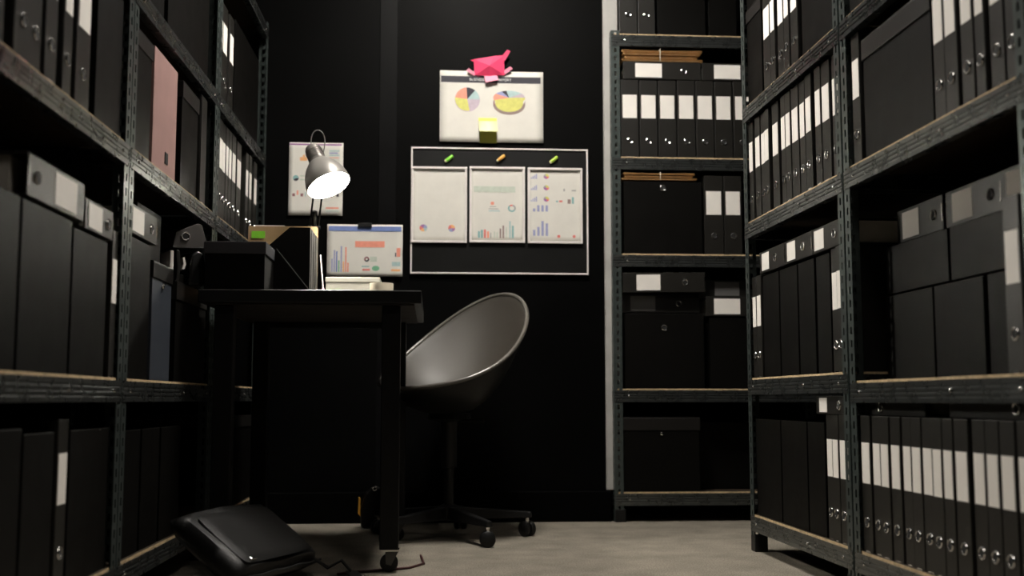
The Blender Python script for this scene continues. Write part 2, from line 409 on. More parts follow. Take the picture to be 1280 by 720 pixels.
abox('B', .04, .33, LB[3], .28, 'large black lidded box on fourth shelf of near right rack', lid=.05, D=.37)

# --- left near rack
for a, b in [(.150,.225),(.262,.338),(.341,.398),(.402,.462),(.500,.549),(.580,.662)]: binder('LN', 2, a, b)
abox('LN', .700, .884, LV[2], .32, 'black ribbed box beside the front post, middle shelf, nearest left rack', lid=0, D=.36)
abox('LN', .04, .335, LV[1], .30, 'big black box farthest forward on second shelf, nearest left rack', lid=0)
abox('LN', .340, .60, LV[1], .30, 'big black box under a lying labelled binder, nearest left rack', lid=0)
abox('LN', .605, .828, LV[1], .29, 'big black box beside the thin labelled binder, nearest left rack', lid=0)
binder('LN', 1, .845, .886, ring=False)
lying('LN', .346, LV[1]+.302, 'lying black binder with white label, nearer one, nearest left rack', L=.300, w=.075, lab=(.135, .255), rz=.045, flip=True)
lying('LN', .655, LV[1]+.292, 'lying black binder with white label, farther one, nearest left rack', L=.185, w=.062, lab=(.075, .165), rz=.035)
abox('LN', .04, .265, LV[0], .30, 'black box at near end of bottom shelf, nearest left rack', lid=0)
abox('LN', .268, .386, LV[0], .31, 'narrow black box on bottom shelf, nearest left rack', lid=0)
abox('LN', .390, .548, LV[0], .30, 'black box left of the lone labelled binder, nearest left rack', lid=0)
binder('LN', 0, .560, .615)
abox('LN', .63, .884, LV[0], .30, 'black box right of the lone labelled binder, nearest left rack', lid=0)

# --- left middle rack
abox('LM', .046, .298, LV[3], .34, 'black box, nearer of two on fourth shelf, middle left rack', lid=.05)
abox('LM', .331, .82, LV[3], .34, 'wide black ribbed box on fourth shelf, middle left rack', lid=0)
abox('LM', .040, .201, LV[2], .292, 'black lidded box left of the mauve box', lid=.04, ml=M_LID)
abox('LM', .218, .460, LV[2], .305, 'dusty mauve box with finger notch between two black boxes', lid=0, m=M_MAUVE, fit='notch')
abox('LM', .511, .712, LV[2], .296, 'black lidded box right of the mauve box', lid=.045)
binder('LM', 2, .735, .805, lab=False, ring=False)
abox('LM', .043, .244, LV[1], .33, 'tall black box under the labelled lying binder, middle left rack', lid=0)
lying('LM', .040, LV[1]+.332, 'lying black binder with white label just under the mauve box', L=.232, w=.068, lab=(.118, .215), rz=.05)
abox('LM', .262, .46, LV[1], .295, 'slate blue lidded box with snap button, middle left rack', lid=.042, m=M_SLATE, ml=M_LID, fit='button')
abox('LM', .262, .50, LV[1]+.295, .15, 'black box on top of the slate blue box, middle left rack', lid=0, y=.05)
abox('LM', .505, .885, LV[1], .27, 'wide black box under the open binder, middle left rack', lid=.05)
for i, (a, b, nm) in enumerate([(.04,.205,'nearest'), (.215,.385,'middle'), (.395,.61,'farthest')]):
    abox('LM', a, b, LV[0], .29, f'black box, {nm} of three on bottom shelf, middle left rack', lid=0)

# --- left far rack
for a, b in [(.036,.09),(.093,.17),(.200,.27)]: binder('LF', 3, a, b)
abox('LF', .302, .781, LV[3], .34, 'wide black ribbed box on fourth shelf, farthest left rack', lid=0)
for a, b in [(.036,.07),(.073,.126),(.129,.183),(.187,.232),(.235,.285),(.290,.352),(.385,.465),(.560,.613),(.616,.666),(.723,.784)]: binder('LF', 2, a, b)
abox('LF', .05, .40, LV[1], .30, 'black box behind the desk on second shelf, farthest left rack', lid=.04)
abox('LF', .45, .85, LV[0], .30, 'black box behind the desk on bottom shelf, farthest left rack', lid=.04)

# --- back rack
binder('K', 4, .038, .109, lab=True, rz=.082); binder('K', 4, .115, .184, lab=True, rz=.082)
abox('K', .191, .395, LK[4], .32, 'black box beside two ringed binders on the top shelf, back rack', lid=0)
abox('K', .402, .524, LK[4], .32, 'narrow black box, right one on the top shelf, back rack', lid=0)
for k in range(8): binder('K', 3, .040+.0765*k, .112+.0765*k, rz=.067)
lying('K', .05, LK[3]+.32, 'lying black binder under the tied kraft folders, fourth shelf, back rack', L=.318, w=.072, lab=(.160, .268), rz=.07)
lying('K', .372, LK[3]+.32, 'lying black binder right of the kraft folders, fourth shelf, back rack', L=.318, w=.072, lab=(.160, .268), rz=.07)
abox('K', .045, .368, LK[2], .296, 'square black box with finger ring under kraft folders, back rack', lid=0, fit='ring', ring_z=.90)
for a, b in [(.374,.448),(.453,.525)]: binder('K', 2, a, b, rz=.075)
abox('K', .044, .367, LK[1], .30, 'large black box with finger ring, second shelf, back rack', lid=0, fit='ring', ring_z=.80)
abox('K', .383, .66, LK[1], .285, 'black box right of the ringed box, second shelf, back rack', lid=0)
lying('K', .040, LK[1]+.302, 'lying black binder with shade-dimmed label, lower of the left pair, back rack', L=.318, w=.074, lab=(.18, .28), rz=.085, dim=True, y=.05)
lying('K', .040, LK[1]+.378, 'lying black binder with white label, upper of the left pair, back rack', L=.330, w=.078, lab=(.18, .275), rz=.08, roll=-.012, y=.001)
lying('K', .372, LK[1]+.287, 'lying black binder with white label, lower of the right pair, back rack', L=.318, w=.077, lab=(.18, .285), rz=.06, y=.006)
lying('K', .385, LK[1]+.366, 'lying black binder with shade-dimmed label, upper of the right pair, back rack', L=.318, w=.07, lab=(.18, .28), rz=.06, dim=True, y=.06)
abox('K', .350, .66, LK[0], .27, 'added dark box standing in for shadow on the bottom shelf, back rack', lid=0, y=.11, name='archive_box')  # box added to darken a shelf end that holds only shade
abox('K', .036, .342, LK[0], .287, 'black lidded box with snap button on the bottom shelf, back rack', lid=.050, fit='button')

def kraft_stack(z, n, u0, u1, H, lab):
    top = z
    dz = H/n
    for i in range(n):
        w = (u1-u0) * (1 - .05*((i*2) % 3)) ; off = .006*((i*5) % 3)
        mb = MB()
        nseg = 8
        # folded card: two leaves joined at a rounded left fold, sagging slightly
        t = .0014; g = dz*.62
        up = [(off + .004 + (w-.004)*k/nseg, g - .002*math.sin(PI*k/nseg)) for k in range(nseg+1)]
        lo = [(off + .004 + (w-.004)*k/nseg, t) for k in range(nseg+1)]
        fold = [(off + .0005, g*.75), (off, g*.45), (off + .001, t*1.2)]
        pts = [(off + .004, 0)] + [(x, 0) for x, _ in lo[1:]] + [(lo[-1][0], t)] + lo[::-1][1:-1] + [(off+.006, t+.0006), (off+.006, g-t)] + [(x, zz-t) for x, zz in up[1:]] + up[::-1] + fold
        mb.prism(pts, 0, .30)
        o = mb.build('kraft_folder', M_KRAFT)
        MB().box(off+.012, off+w-.015, .006, .29, t+.0004, g-t-.0025).build('paper_sheets', M_PAGES, o)
        put(o, 'K', u0, .006 + .004*(i % 2), z + dz*i + .0006)
        tag(o, f'kraft card folder, {ORD[i]} from the bottom of {lab}', 'folder', 'kraft folders in the back rack')
    s = MB().box(u0+.155, u0+.1575, .002, .004, z-.0005, z+H+.001).box(u0+.155, u0+.1575, .002, .312, z+H, z+H+.0015)
    s.box(u0+.155, u0+.1575, .312, .314, z, z+H+.0015)
    o = s.build('tie_string', M_STRING); put(o, 'K', 0, 0, 0)
    tag(o, f'pale string tied around {lab}', 'string')
kraft_stack(LK[3]+.394, 4, .045, .375, .052, 'the upper kraft stack on a lying binder')
kraft_stack(LK[2]+.298, 3, .040, .345, .032, 'the lower kraft stack on the ringed box')

# open binder lying on the wide box (left)
ob = empty('open_binder')
w = .155
M_OB = mat('grey_binder_board', (.075, .068, .064), .5)
MB().prism([(0, .105), (.100, .110), (.080, .172), (.066, .174), (.008, .146)], 0, .004).build('spine', M_OB, ob, bevel=.001)
MB().prism([(.066, .170), (.080, .168), (.100, .110), (.094, .110)], .004, .20).prism([(.0, .105), (.100, .110), (.098, .106), (.002, .101)], .0, .20).build('cover', M_BIND, ob, bevel=.001)
ring_mesh().build('finger_ring', [M_CHROME, M_HOLE], ob, smooth=True, loc=(.034, -.0015, .136))
pts = [(.040 + .020*math.cos(a_), .045 + .052*math.sin(a_)) for a_ in [PI*(1.05 - k*.13) for k in range(9)]]
cv = MB().prism([(.046, .0), (.094, .0), (.096, .05), (.088, .092), (.070, .100), (.054, .085)], .0, .12)
cv.build('curved_cover', mat('sheeny_black_cover', (.02, .02, .02), .28), ob, smooth=True, bevel=.006)
MB().box(-.036, -.004, .004, .10, .040, .048).box(-.006, .004, .002, .10, .034, .094).build('curled_pages', M_LABEL, ob, bevel=.002)
MB().prism([(.010, .0), (.018, .0), (.024, .05), (.020, .095), (.010, .098), (.014, .05)], .0, .11).prism([(-.03, 0), (.04, 0), (.04, .03), (-.03, .036)], .02, .13).build('inner_boards', M_BIND, ob, bevel=.002)
MB().prism([(.028, .045), (.034, .043), (.039, .058), (.034, .078), (.029, .076), (.032, .058)], .002, .10).build('page_tab', M_LABEL, ob)
put(ob, 'LM', .600, .045, LV[1]+.270, math.radians(-58))
tag(ob, 'open grey binder with curled pages, left of the desk boxes', 'binder')

# ------------------------------------------------------------------ paper sheets on the wall
def sheet(name, x0, x1, z0, z1, y, label, cat='paper', curl=0., m=None):
    """slightly curved thin sheet, returns root mesh and a function mapping (fx,fz) to a point on it"""
    mb = MB(); n = 12; t = .0006
    def P(fx, fz, off=0.):
        return (x0 + (x1-x0)*fx, y - curl*(2*fx-1)**2 - curl*.6*(1-fz)**2 - off, z0 + (z1-z0)*fz)
    vs = []; fs = []
    for j in range(n+1):
        for i in range(n+1): vs.append(P(i/n, j/n))
    for j in range(n):
        for i in range(n): fs.append((j*(n+1)+i, j*(n+1)+i+1, (j+1)*(n+1)+i+1, (j+1)*(n+1)+i))
    c = Vector(((x0+x1)/2, y, (z0+z1)/2))
    mb.add([Vector(v)-c for v in vs], fs)
    o = mb.build(name, m or M_PAPER, smooth=True); o.location = c
    md = o.modifiers.new('t', 'SOLIDIFY'); md.thickness = .0005
    tag(o, label, cat)
    def Q(fx, fz, k=1): return Vector(P(fx, fz, .0009 + .0002*k)) - c
    return o, Q
def pquad(mb, Q, a, b, c, d, mi=0, k=1, n=6):
    """printed rectangle a..b in x, c..d in z (fractions)"""
    for i in range(n):
        f0 = a+(b-a)*i/n; f1 = a+(b-a)*(i+1)/n
        mb.add([Q(f0, c, k), Q(f1, c, k), Q(f1, d, k), Q(f0, d, k)], [(0,1,2,3)], mi)
def bars(o, Q, spec, name='bar_chart', k=1):
    ms = []; mb = MB()
    for a, b, c, d, m in spec:
        if m not in ms: ms.append(m)
        pquad(mb, Q, a, b, c, d, ms.index(m), k, 2)
    return mb.build(name, ms, o)
def pie(o, Q, cx, cz, rx, rz, parts, inner=0., name='pie_chart', k=1, start=0.):
    ms = []; mb = MB(); a = start
    for frac, m in parts:
        if m not in ms: ms.append(m)
        n = max(2, int(frac*28))
        for i in range(n):
            a0 = a + frac*2*PI*i/n; a1 = a + frac*2*PI*(i+1)/n
            p = lambda r, g: Q(cx + rx*r*math.cos(g), cz + rz*r*math.sin(g), k)
            if inner: mb.add([p(inner,a0), p(1,a0), p(1,a1), p(inner,a1)], [(0,1,2,3)], ms.index(m))
            else: mb.add([p(0,0), p(1,a0), p(1,a1)], [(0,1,2)], ms.index(m))
        a += frac*2*PI
    return mb.build(name, ms, o)
def text(o, s, loc, size, m, name):
    cu = bpy.data.curves.new(name, 'FONT'); cu.body = s; cu.size = size; cu.extrude = .0001; cu.align_x = 'LEFT'; cu.align_y = 'CENTER'
    tmp = bpy.data.objects.new('tmp', cu); C.objects.link(tmp)
    dg = bpy.context.evaluated_depsgraph_get(); me = bpy.data.meshes.new_from_object(tmp.evaluated_get(dg)); bpy.data.objects.remove(tmp)
    me.materials.clear(); me.materials.append(m)
    t = bpy.data.objects.new(name, me); C.objects.link(t); t.parent = o; t.location = loc; t.rotation_euler = (PI/2, 0, 0); return t

YP = YW - .006
# pixel helper for flat things on the back wall: 1400 px focal, measured at y = YW
def wx(px): return (px - 540)/1400*4.4*1.0
import mathutils
YAW = math.radians(4.0654); PIT = math.radians(5.7106)
FW = Vector((math.sin(YAW)*math.cos(PIT), math.cos(YAW)*math.cos(PIT), math.sin(PIT)))
RT = Vector((math.cos(YAW), -math.sin(YAW), 0)); UP = RT.cross(FW); CAM = Vector((0, 0, .47))
def at(px, py, Y):
    d = FW + RT*((px-640)/1400) - UP*((py-360)/1400); t = Y/d.y; p = CAM + d*t; return p
def rect(px0, py0, px1, py1, Y=YP):
    a = at(px0, py0, Y); b = at(px1, py1, Y); return a.x, b.x, b.z, a.z

# big landscape sheet
x0, x1, z0, z1 = rect(550, 88, 679, 179)
big, Q = sheet('wall_chart', x0, x1, z0, z1, YP, 'large landscape sheet with two pie charts pinned above the framed board', 'poster', curl=.002)
mb = MB(); pquad(mb, Q, .01, .975, .835, .925, n=10); mb.build('header_band', I_DARK, big)
f = Q(.285, .88, 2); text(big, 'BUSINESS', f, .0145, I_WHITE, 'header_text')
f = Q(.565, .88, 2); text(big, 'REPORT', f, .0145, I_WHITE, 'header_text')
pie(big, Q, .265, .60, .118, .165, [(.14, I_SKY), (.12, I_DARK), (.22, I_CORAL), (.30, I_YEL), (.22, I_LAV)], k=2)
pie(big, Q, .265, .592, .122, .168, [(1, I_LAV)], k=1, name='pie_shadow_print')
# perspective pie: body then top
bars(big, Q, [(.52, .53, .50, .62, I_MAR)], 'pie_side')
mb = MB(); n = 24
for i in range(n):
    a0 = PI + PI*i/n; a1 = PI + PI*(i+1)/n
    mb.add([Q(.67+.155*math.cos(a0), .60+.12*math.sin(a0), 1), Q(.67+.155*math.cos(a1), .60+.12*math.sin(a1), 1), Q(.67+.155*math.cos(a1), .53+.14*math.sin(a1), 1), Q(.67+.155*math.cos(a0), .53+.14*math.sin(a0), 1)], [(0,1,2,3)])
mb.build('pie_side', I_BROWN, big)
mb = MB(); 
for i in range(n):
    a0 = PI + PI*i/n; a1 = PI + PI*(i+1)/n
    mb.add([Q(.67+.135*math.cos(a0), .62+.05*math.sin(a0), 2), Q(.67+.135*math.cos(a1), .62+.05*math.sin(a1), 2), Q(.67+.135*math.cos(a1), .555+.125*math.sin(a1), 2), Q(.67+.135*math.cos(a0), .555+.125*math.sin(a0), 2)], [(0,1,2,3)])
mb.build('pie_wedge', I_YEL, big)
pie(big, Q, .67, .63, .155, .10, [(.10, I_LAV), (.17, I_SKY), (.05, I_DARK), (.08, I_PERI), (.15, I_CORAL), (.45, I_YEL)], k=3, start=.05)

# pink paper piece
def curled(name, pts3, m, label=None, parent=None, th=.0008):
    mb = MB(); mb.add(pts3[0], pts3[1]); o = mb.build(name, m, parent); o.modifiers.new('t', 'SOLIDIFY').thickness = th
    return o
a = lambda px, py, d=0.: at(px, py, YP - .003 - d)
pk = empty('pink_paper_cutout', a(610, 84)); tag(pk, 'crumpled bright pink paper cut-out pinned over the sheet with pie charts', 'paper')
base = a(610, 84)
def loc(ps): return [p - base for p in ps]
curled('body', (loc([a(592,74,.004), a(618,70,.022), a(630,69,.014), a(631,94,.004), a(612,95,.008), a(593,94,.002), a(612,82,.030)]),
       [(0,1,6),(1,2,6),(2,3,6),(3,4,6),(4,5,6),(5,0,6)]), M_PINK, parent=pk)
curled('strip', (loc([a(625,73,.012), a(634,62,.02), a(638,64,.02), a(631,76,.014)]), [(0,1,2,3)]), M_PINK, parent=pk)
curled('strip', (loc([a(630,88,.006), a(638,83,.015), a(641,86,.015), a(631,93,.004)]), [(0,1,2,3)]), M_PINKL, parent=pk)
curled('strip', (loc([a(583,88,.012), a(586,85,.012), a(594,91,.002), a(593,95,.002)]), [(0,1,2,3)]), M_PINKL, parent=pk)
curled('tab', (loc([a(588,75,.012), a(594,74,.006), a(594,78,.004)]), [(0,1,2)]), M_PINK, parent=pk)
curled('tail_note', (loc([a(605,94,.004), a(621,93,.004), a(623,100,.016), a(607,103,.016)]), [(0,1,2,3)]), M_PINKL, parent=pk)

# yellow sticky note curling off the sheet
mb = MB(); n = 8; x0, x1, z0, z1 = rect(598, 148, 621, 168)
yb = Vector(((x0+x1)/2, YP-.004, z1))
vs = []; fs = []
for j in range(n+1):
    f = j/n; off = .045*f*f; 
    for x in (x0, x1): vs.append(Vector((x + .002*f, YP-.004-off, z1 - (z1-z0)*f + .25*off*0)) - yb)
for j in range(n): fs.append((2*j, 2*j+1, 2*j+3, 2*j+2))
o = MB().add(vs, fs).build('sticky_note', M_CREAM, smooth=True); o.location = yb; o.modifiers.new('t', 'SOLIDIFY').thickness = .0005
tag(o, 'pale yellow sticky note curling off the large pie chart sheet', 'sticky note')
mb = MB().box(x0, x1, YP-.0065, YP-.0050, z1-.012, z1+.001).build('gummed_strip', M_YEL); mb.parent = o; mb.location = -yb
x0, x1, z0, z1 = rect(600, 150, 620, 182)
o = MB().box(x0-.001, x1+.002, YP-.0052, YP-.0044, z0+.008, z1).build('sticky_note', mat('note_shadow_olive', (.50, .50, .10), .6))  # curling note's cast shadow, painted as a flat olive patch
tag(o, 'flat olive patch painted as shadow under the curling pale note', 'sticky note')

# framed black board
x0, x1, z0, z1 = rect(514, 184, 735.5, 344)
bo = empty('notice_board', ((x0+x1)/2, YW, z0)); tag(bo, 'black notice board with thin white frame on the back wall', 'board')
L = lambda mb, nm, m, **k: mb.build(nm, m, bo, **k)
cx = (x0+x1)/2
L(MB().box(x0-cx, x1-cx, -.010, -.001, 0, z1-z0), 'panel', M_BOARD)
fw = .0065
for q in ((x0-cx, x1-cx, 0, fw), (x0-cx, x1-cx, z1-z0-fw, z1-z0), (x0-cx, x0-cx+fw, fw, z1-z0-fw), (x1-cx-fw, x1-cx, fw, z1-z0-fw)):
    L(MB().box(q[0], q[1], -.016, -.001, q[2], q[3]), 'frame_strip', M_FRAME, bevel=.0015)
YB = YW - .0115
def framed(px0, py0, px1, py1, label):
    x0, x1, z0, z1 = rect(px0, py0, px1, py1, YB)
    r, Q = sheet('framed_chart', x0+.004, x1-.004, z0+.004, z1-.004, YB-.001, label, 'chart', curl=.0015)
    r['group'] = 'three framed charts on the black board'
    c = r.location; fw = .0085
    for q in ((x0, x1, z0, z0+fw), (x0, x1, z1-fw, z1), (x0, x0+fw, z0+fw, z1-fw), (x1-fw, x1, z0+fw, z1-fw)):
        MB().box(q[0]-c.x, q[1]-c.x, YB-.012-c.y, YB-c.y+.0005, q[2]-c.z, q[3]-c.z).build('frame_strip', M_FRAME, r, bevel=.001)
    return r, Q
c1, Q = framed(514.5, 208.5, 583.5, 304, 'framed sheet with two small pie charts at its foot, leftmost of three')
p6 = [(.2, I_PERI), (.2, I_PURP), (.2, I_RED), (.2, I_ORG), (.2, I_SKY)]
pie(c1, Q, .21, .185, .072, .048, p6); pie(c1, Q, .735, .185, .065, .048, [(.3, I_ORG), (.25, I_RED), (.25, I_PERI), (.2, I_PURP)])
c2, Q = framed(587, 208.5, 656, 304, 'framed sheet with a coloured bar chart, middle of three')
bars(c2, Q, [(.14, .18, .05, .14, I_TEAL), (.195, .235, .05, .16, I_TEAL), (.25, .29, .05, .165, I_RED), (.31, .35, .05, .14, I_CORAL), (.37, .39, .05, .12, I_GREY),
    (.44, .46, .05, .14, I_PALE), (.49, .51, .05, .13, I_PALE), (.545, .575, .05, .18, I_BROWN), (.60, .63, .05, .22, I_BROWN), (.66, .68, .05, .20, I_PALE), (.725, .755, .05, .28, I_SKY), (.775, .81, .05, .22, I_TEAL)])
bars(c2, Q, [(.06, .84, .67, .75, I_PALE)], 'banner'); bars(c2, Q, [(.34, .55, .41, .425, I_SKY), (.34, .52, .44, .45, I_GREY), (.36, .48, .47, .48, I_GREY), (.38, .44, .50, .54, I_CORAL)], 'text_block')
pie(c2, Q, .775, .455, .075, .05, [(.3, I_GREY), (.15, I_RED), (.55, I_TEAL)], inner=.6, name='ring_chart', start=-.6)
c3, Q = framed(659.5, 210, 728, 305, 'framed sheet crowded with blue bar charts, rightmost of three')
sp = []
for j, z in enumerate((.90, .745, .59)):
    for i in range(4): sp.append((.04+.032*i, .06+.032*i, z-.035, z-.015+.016*i, I_PERI))
for i, h in enumerate((.03, .075, .075, .075)): sp.append((.08+.08*i, .125+.08*i, .42, .43+h, I_PERI))
for i, h in enumerate((.07, .11, .19, .16)): sp.append((.08+.08*i, .125+.08*i, .09, .10+h, I_PERI))
bars(c3, Q, sp)
for z in (.90, .745, .59): pie(c3, Q, .335, z, .052, .035, [(.3, I_YEL), (.2, I_GREY), (.3, I_PURP), (.2, I_RED)])
bars(c3, Q, [(.66, .69, .70, .735, I_GREY), (.82, .90, .70, .72, I_GREY), (.52, .56, .55, .57, I_TEAL), (.58, .64, .55, .575, I_RED), (.74, .80, .53, .59, I_BROWN), (.82, .86, .53, .62, I_TEAL)], 'small_chart')
pie(c3, Q, .57, .085, .03, .02, [(1, I_RED)], name='dot'); pie(c3, Q, .86, .085, .03, .02, [(1, I_RED)], name='dot')
# magnets shaped like pegs
def peg(px, py, m, label):
    p = at(px, py, YB-.006); r = empty('marker_magnet', p, (0, -math.radians(38), 0)); tag(r, label, 'magnet', 'plastic magnets at the top of the board')
    MB().lathe([(.0, -.016), (.0065, -.0155), (.007, -.008), (.007, .015), (.005, .018), (.0, .0185)], 14, 0, Matrix.Rotation(PI/2, 4, 'Y')).build('barrel', m, r, smooth=True)
    MB().lathe([(.0, -.022), (.0045, -.021), (.0062, -.0155)], 14, 0, Matrix.Rotation(PI/2, 4, 'Y')).build('tip', M_CREAM, r, smooth=True)
peg(561.5, 198, M_GRNP, 'green peg magnet above the leftmost framed sheet'); peg(626.5, 197.5, M_ORGP, 'orange peg magnet above the middle framed sheet'); peg(692.5, 199.5, M_LIME, 'yellow-green peg magnet above the rightmost framed sheet')

# portrait sheet behind the lamp
x0, x1, z0, z1 = rect(362, 178, 428, 270)
s, Q = sheet('wall_sheet', x0, x1, z0, z1, YP, 'portrait sheet of small charts on the wall behind the desk lamp', 'paper', curl=.002)
bars(s, Q, [(.0, .97, .965, .985, I_PURP)], 'top_line')
bars(s, Q, [(.74, .93, .88, .90, I_SKY), (.74, .90, .85, .87, I_PERI), (.74, .93, .82, .84, I_SKY), (.73, .92, .79, .80, I_CORAL)], 'text_block')
bars(s, Q, [(.2, .33, .75, .80, I_ORG), (.25, .29, .80, .83, I_ORG)], 'text_block'); pie(s, Q, .13, .51, .055, .04, [(.6, I_TEAL), (.4, I_DARK)])
bars(s, Q, [(.20, .30, .53, .55, I_PALE), (.20, .30, .48, .50, I_PALE)], 'text_block')
bars(s, Q, [(.07, .12, .26, .30, I_MAR), (.15, .18, .28, .34, I_CORAL), (.22, .27, .26, .30, I_MAR), (.30, .32, .26, .32, I_SKY), (.75, .80, .25, .28, I_MAR), (.88, .93, .26, .31, I_DARK)], 'bar_chart')
bars(s, Q, [(.69, .93, .095, .115, I_CORAL), (.69, .93, .06, .07, I_SKY), (.69, .90, .03, .04, I_GREY)], 'text_block')

# landscape sheet low on the wall behind the desk
x0, x1, z0, z1 = rect(409.5, 280.5, 503, 346)
s, Q = sheet('wall_sheet', x0, x1, z0, z1, YP-.004, 'landscape sheet with blue header standing low behind the desk', 'paper', curl=.004)
bars(s, Q, [(.02, .98, .87, .965, I_BLUE), (.02, .30, .87, .95, I_NAVY), (.66, .98, .89, .965, I_NAVY)], 'header_band')
bars(s, Q, [(.37, .76, .56, .68, I_CORAL)], 'banner')
sp = [(.06+.03*i, .078+.03*i, .08, .08+h, m) for i, (h, m) in enumerate([(.25, I_PERI), (.42, I_PERI), (.40, I_BLUE), (.22, I_GRN), (.50, I_PERI), (.2, I_ORG), (.48, I_CORAL), (.18, I_CORAL)])]
bars(s, Q, sp); bars(s, Q, [(.90, .915, .38, .46, I_DARK), (.92, .97, .38, .55, I_CORAL)], 'bar_chart')
pie(s, Q, .525, .33, .035, .05, [(.6, I_MAR), (.4, I_DARK)], inner=.4, name='ring_chart'); bars(s, Q, [(.57, .66, .28, .38, I_PALE), (.46, .56, .18, .20, I_TEAL), (.47, .57, .11, .145, I_RED)], 'text_block')
pie(s, Q, .645, .155, .05, .05, [(1, I_GRN)], name='dot'); bars(s, Q, [(.86, .97, .2, .28, I_SKY), (.85, .97, .10, .14, I_ORG)], 'text_block')
a_ = at(447.5, 279, YP-.006); b_ = at(465, 283.5, YP-.006)
MB().box(a_.x, b_.x, YP-.014, YP-.006, b_.z-.002, a_.z).build('clip', M_PLAST, s, bevel=.001).location = -s.location

# ------------------------------------------------------------------ desk
DX0, DX1, DY0, DY1, DZ = -.640, -.031, 3.10, 3.885, .772
dk = empty('desk', (-.335, 3.49, 0)); tag(dk, 'black desk on castors standing against the left racks', 'desk')
def D(mb, nm, m, **k):
    o = mb.build(nm, m, dk, **k); o.location = -Vector(dk.location); return o
D(MB().box(DX0, DX1, DY0, DY1, DZ-.036, DZ), 'desk_top', M_DESK, bevel=.003)
D(MB().box(DX0+.02, DX1-.02, DY0+.02, DY1-.02, DZ-.040, DZ-.0365), 'underside', M_DESKE)
D(MB().box(DX0+.05, DX1-.11, DY1-.065, DY1-.045, DZ-.060, DZ-.041), 'back_rail', M_DLEG, bevel=.002)
for ly in (DY0+.03, DY1-.08):
    for lx in (-.141, -.60):
        D(MB().box(lx, lx+.052, ly, ly+.052, .062, DZ-.0405), 'leg', M_DLEG, bevel=.003)
        cs = empty('castor', Vector((lx+.03, ly+.03, 0)) - Vector(dk.location)); cs.parent = dk
        MB().box(-.024, .024, -.024, .024, .057, .0615).build('mounting_plate', M_CHROME, cs)
        MB().prism([(-.014, .0565), (-.012, .022), (.002, .018), (.022, .0565)], -.014, -.011).prism([(-.014, .0565), (-.012, .022), (.002, .018), (.022, .0565)], .011, .014).box(-.014, .022, -.014, .014, .054, .0568).build('fork', mat('castor_steel', (.10, .10, .095), .4, .8), cs)
        MB().lathe([(.006, -.009), (.022, -.009), (.025, -.006), (.025, .006), (.022, .009), (.006, .009)], 24, 0, Matrix.Translation((-.004, 0, .025)) @ Matrix.Rotation(PI/2, 4, 'X'), cap0=True, cap1=True).build('wheel', M_PLAST, cs, smooth=True)

# things on the desk
o = box_thing(.170, .136, .24, .034, m=M_BOX, ml=mat('lid_painted_sheen', (.045, .045, .05), .35), fit=None)  # lamp sheen on the lid put into its lighter grey
o.location = (-.633, 3.125, DZ); tag(o, 'low black lidded box on the left front corner of the desk', 'box')
def mfile(x, y, label, pts, depth):
    r = empty('magazine_file', (x, y, DZ)); tag(r, label, 'magazine file', 'magazine files on the desk')
    t = .0025
    MB().prism(pts, 0, t).build('side_panel', M_BOX, r); MB().prism(pts, depth-t, depth).build('side_panel', M_BOX, r)
    W = max(p[0] for p in pts); H = max(p[1] for p in pts)
    hr = max(p[1] for p in pts if p[0] == W); hl = max(p[1] for p in pts if p[0] == 0)
    MB().box(W-t, W, t, depth-t, 0, hr).build('end_panel', mat('end_board_lamplit', (.085, .083, .08), .55, bump=.3), r)  # right end coloured lighter to paint the lamp's light on it
    MB().box(0, t, t, depth-t, 0, hl).box(t, W-t, t, depth-t, 0, t).build('end_panel', M_BOX, r)
    return r
r = mfile(-.510, 3.40, 'black magazine file with slanted shoulder behind the low box', [(0, 0), (.138, 0), (.138, .219), (.076, .219), (.0, .150)], .23)
for k in range(3): MB().box(.1385, .1395, .03+.06*k, .034+.06*k, .0, .215).build('edge_strip', M_BOX, r)
r = mfile(-.470, 3.30, 'small black magazine file with steep slanted edge, in front of the taller one', [(0, 0), (.105, 0), (.105, .022), (.012, .138), (0, .138)], .09)
# cut edge painted pale, the light it catches put into its colour
MB().prism([(.105, .022), (.105, .025), (.012, .141), (.012, .138)], 0, .0025).build('cut_edge', mat('board_edge_highlight', (.16, .16, .15), .6), r)
# kraft folder with papers
kf = empty('cardboard_folder', (-.60, 3.66, DZ)); tag(kf, 'open brown cardboard folder standing behind the black magazine files', 'folder')
MB().box(0, .222, 0, .003, 0, .262).box(0, .222, .030, .033, 0, .262).box(0, .003, .003, .03, 0, .262).box(.003, .222, .003, .030, 0, .003).build('cover', M_KRAFTI, kf, bevel=.0008)
MB().box(.02, .115, .008, .026, .004, .266).build('papers', M_LABEL, kf)
nt_ = MB().box(-.603+.014, -.603+.057, 3.6578, 3.6588, DZ+.222, DZ+.245).build('sticky_note', M_GREEN); tag(nt_, 'bright green sticky note on the brown cardboard folder', 'sticky note')
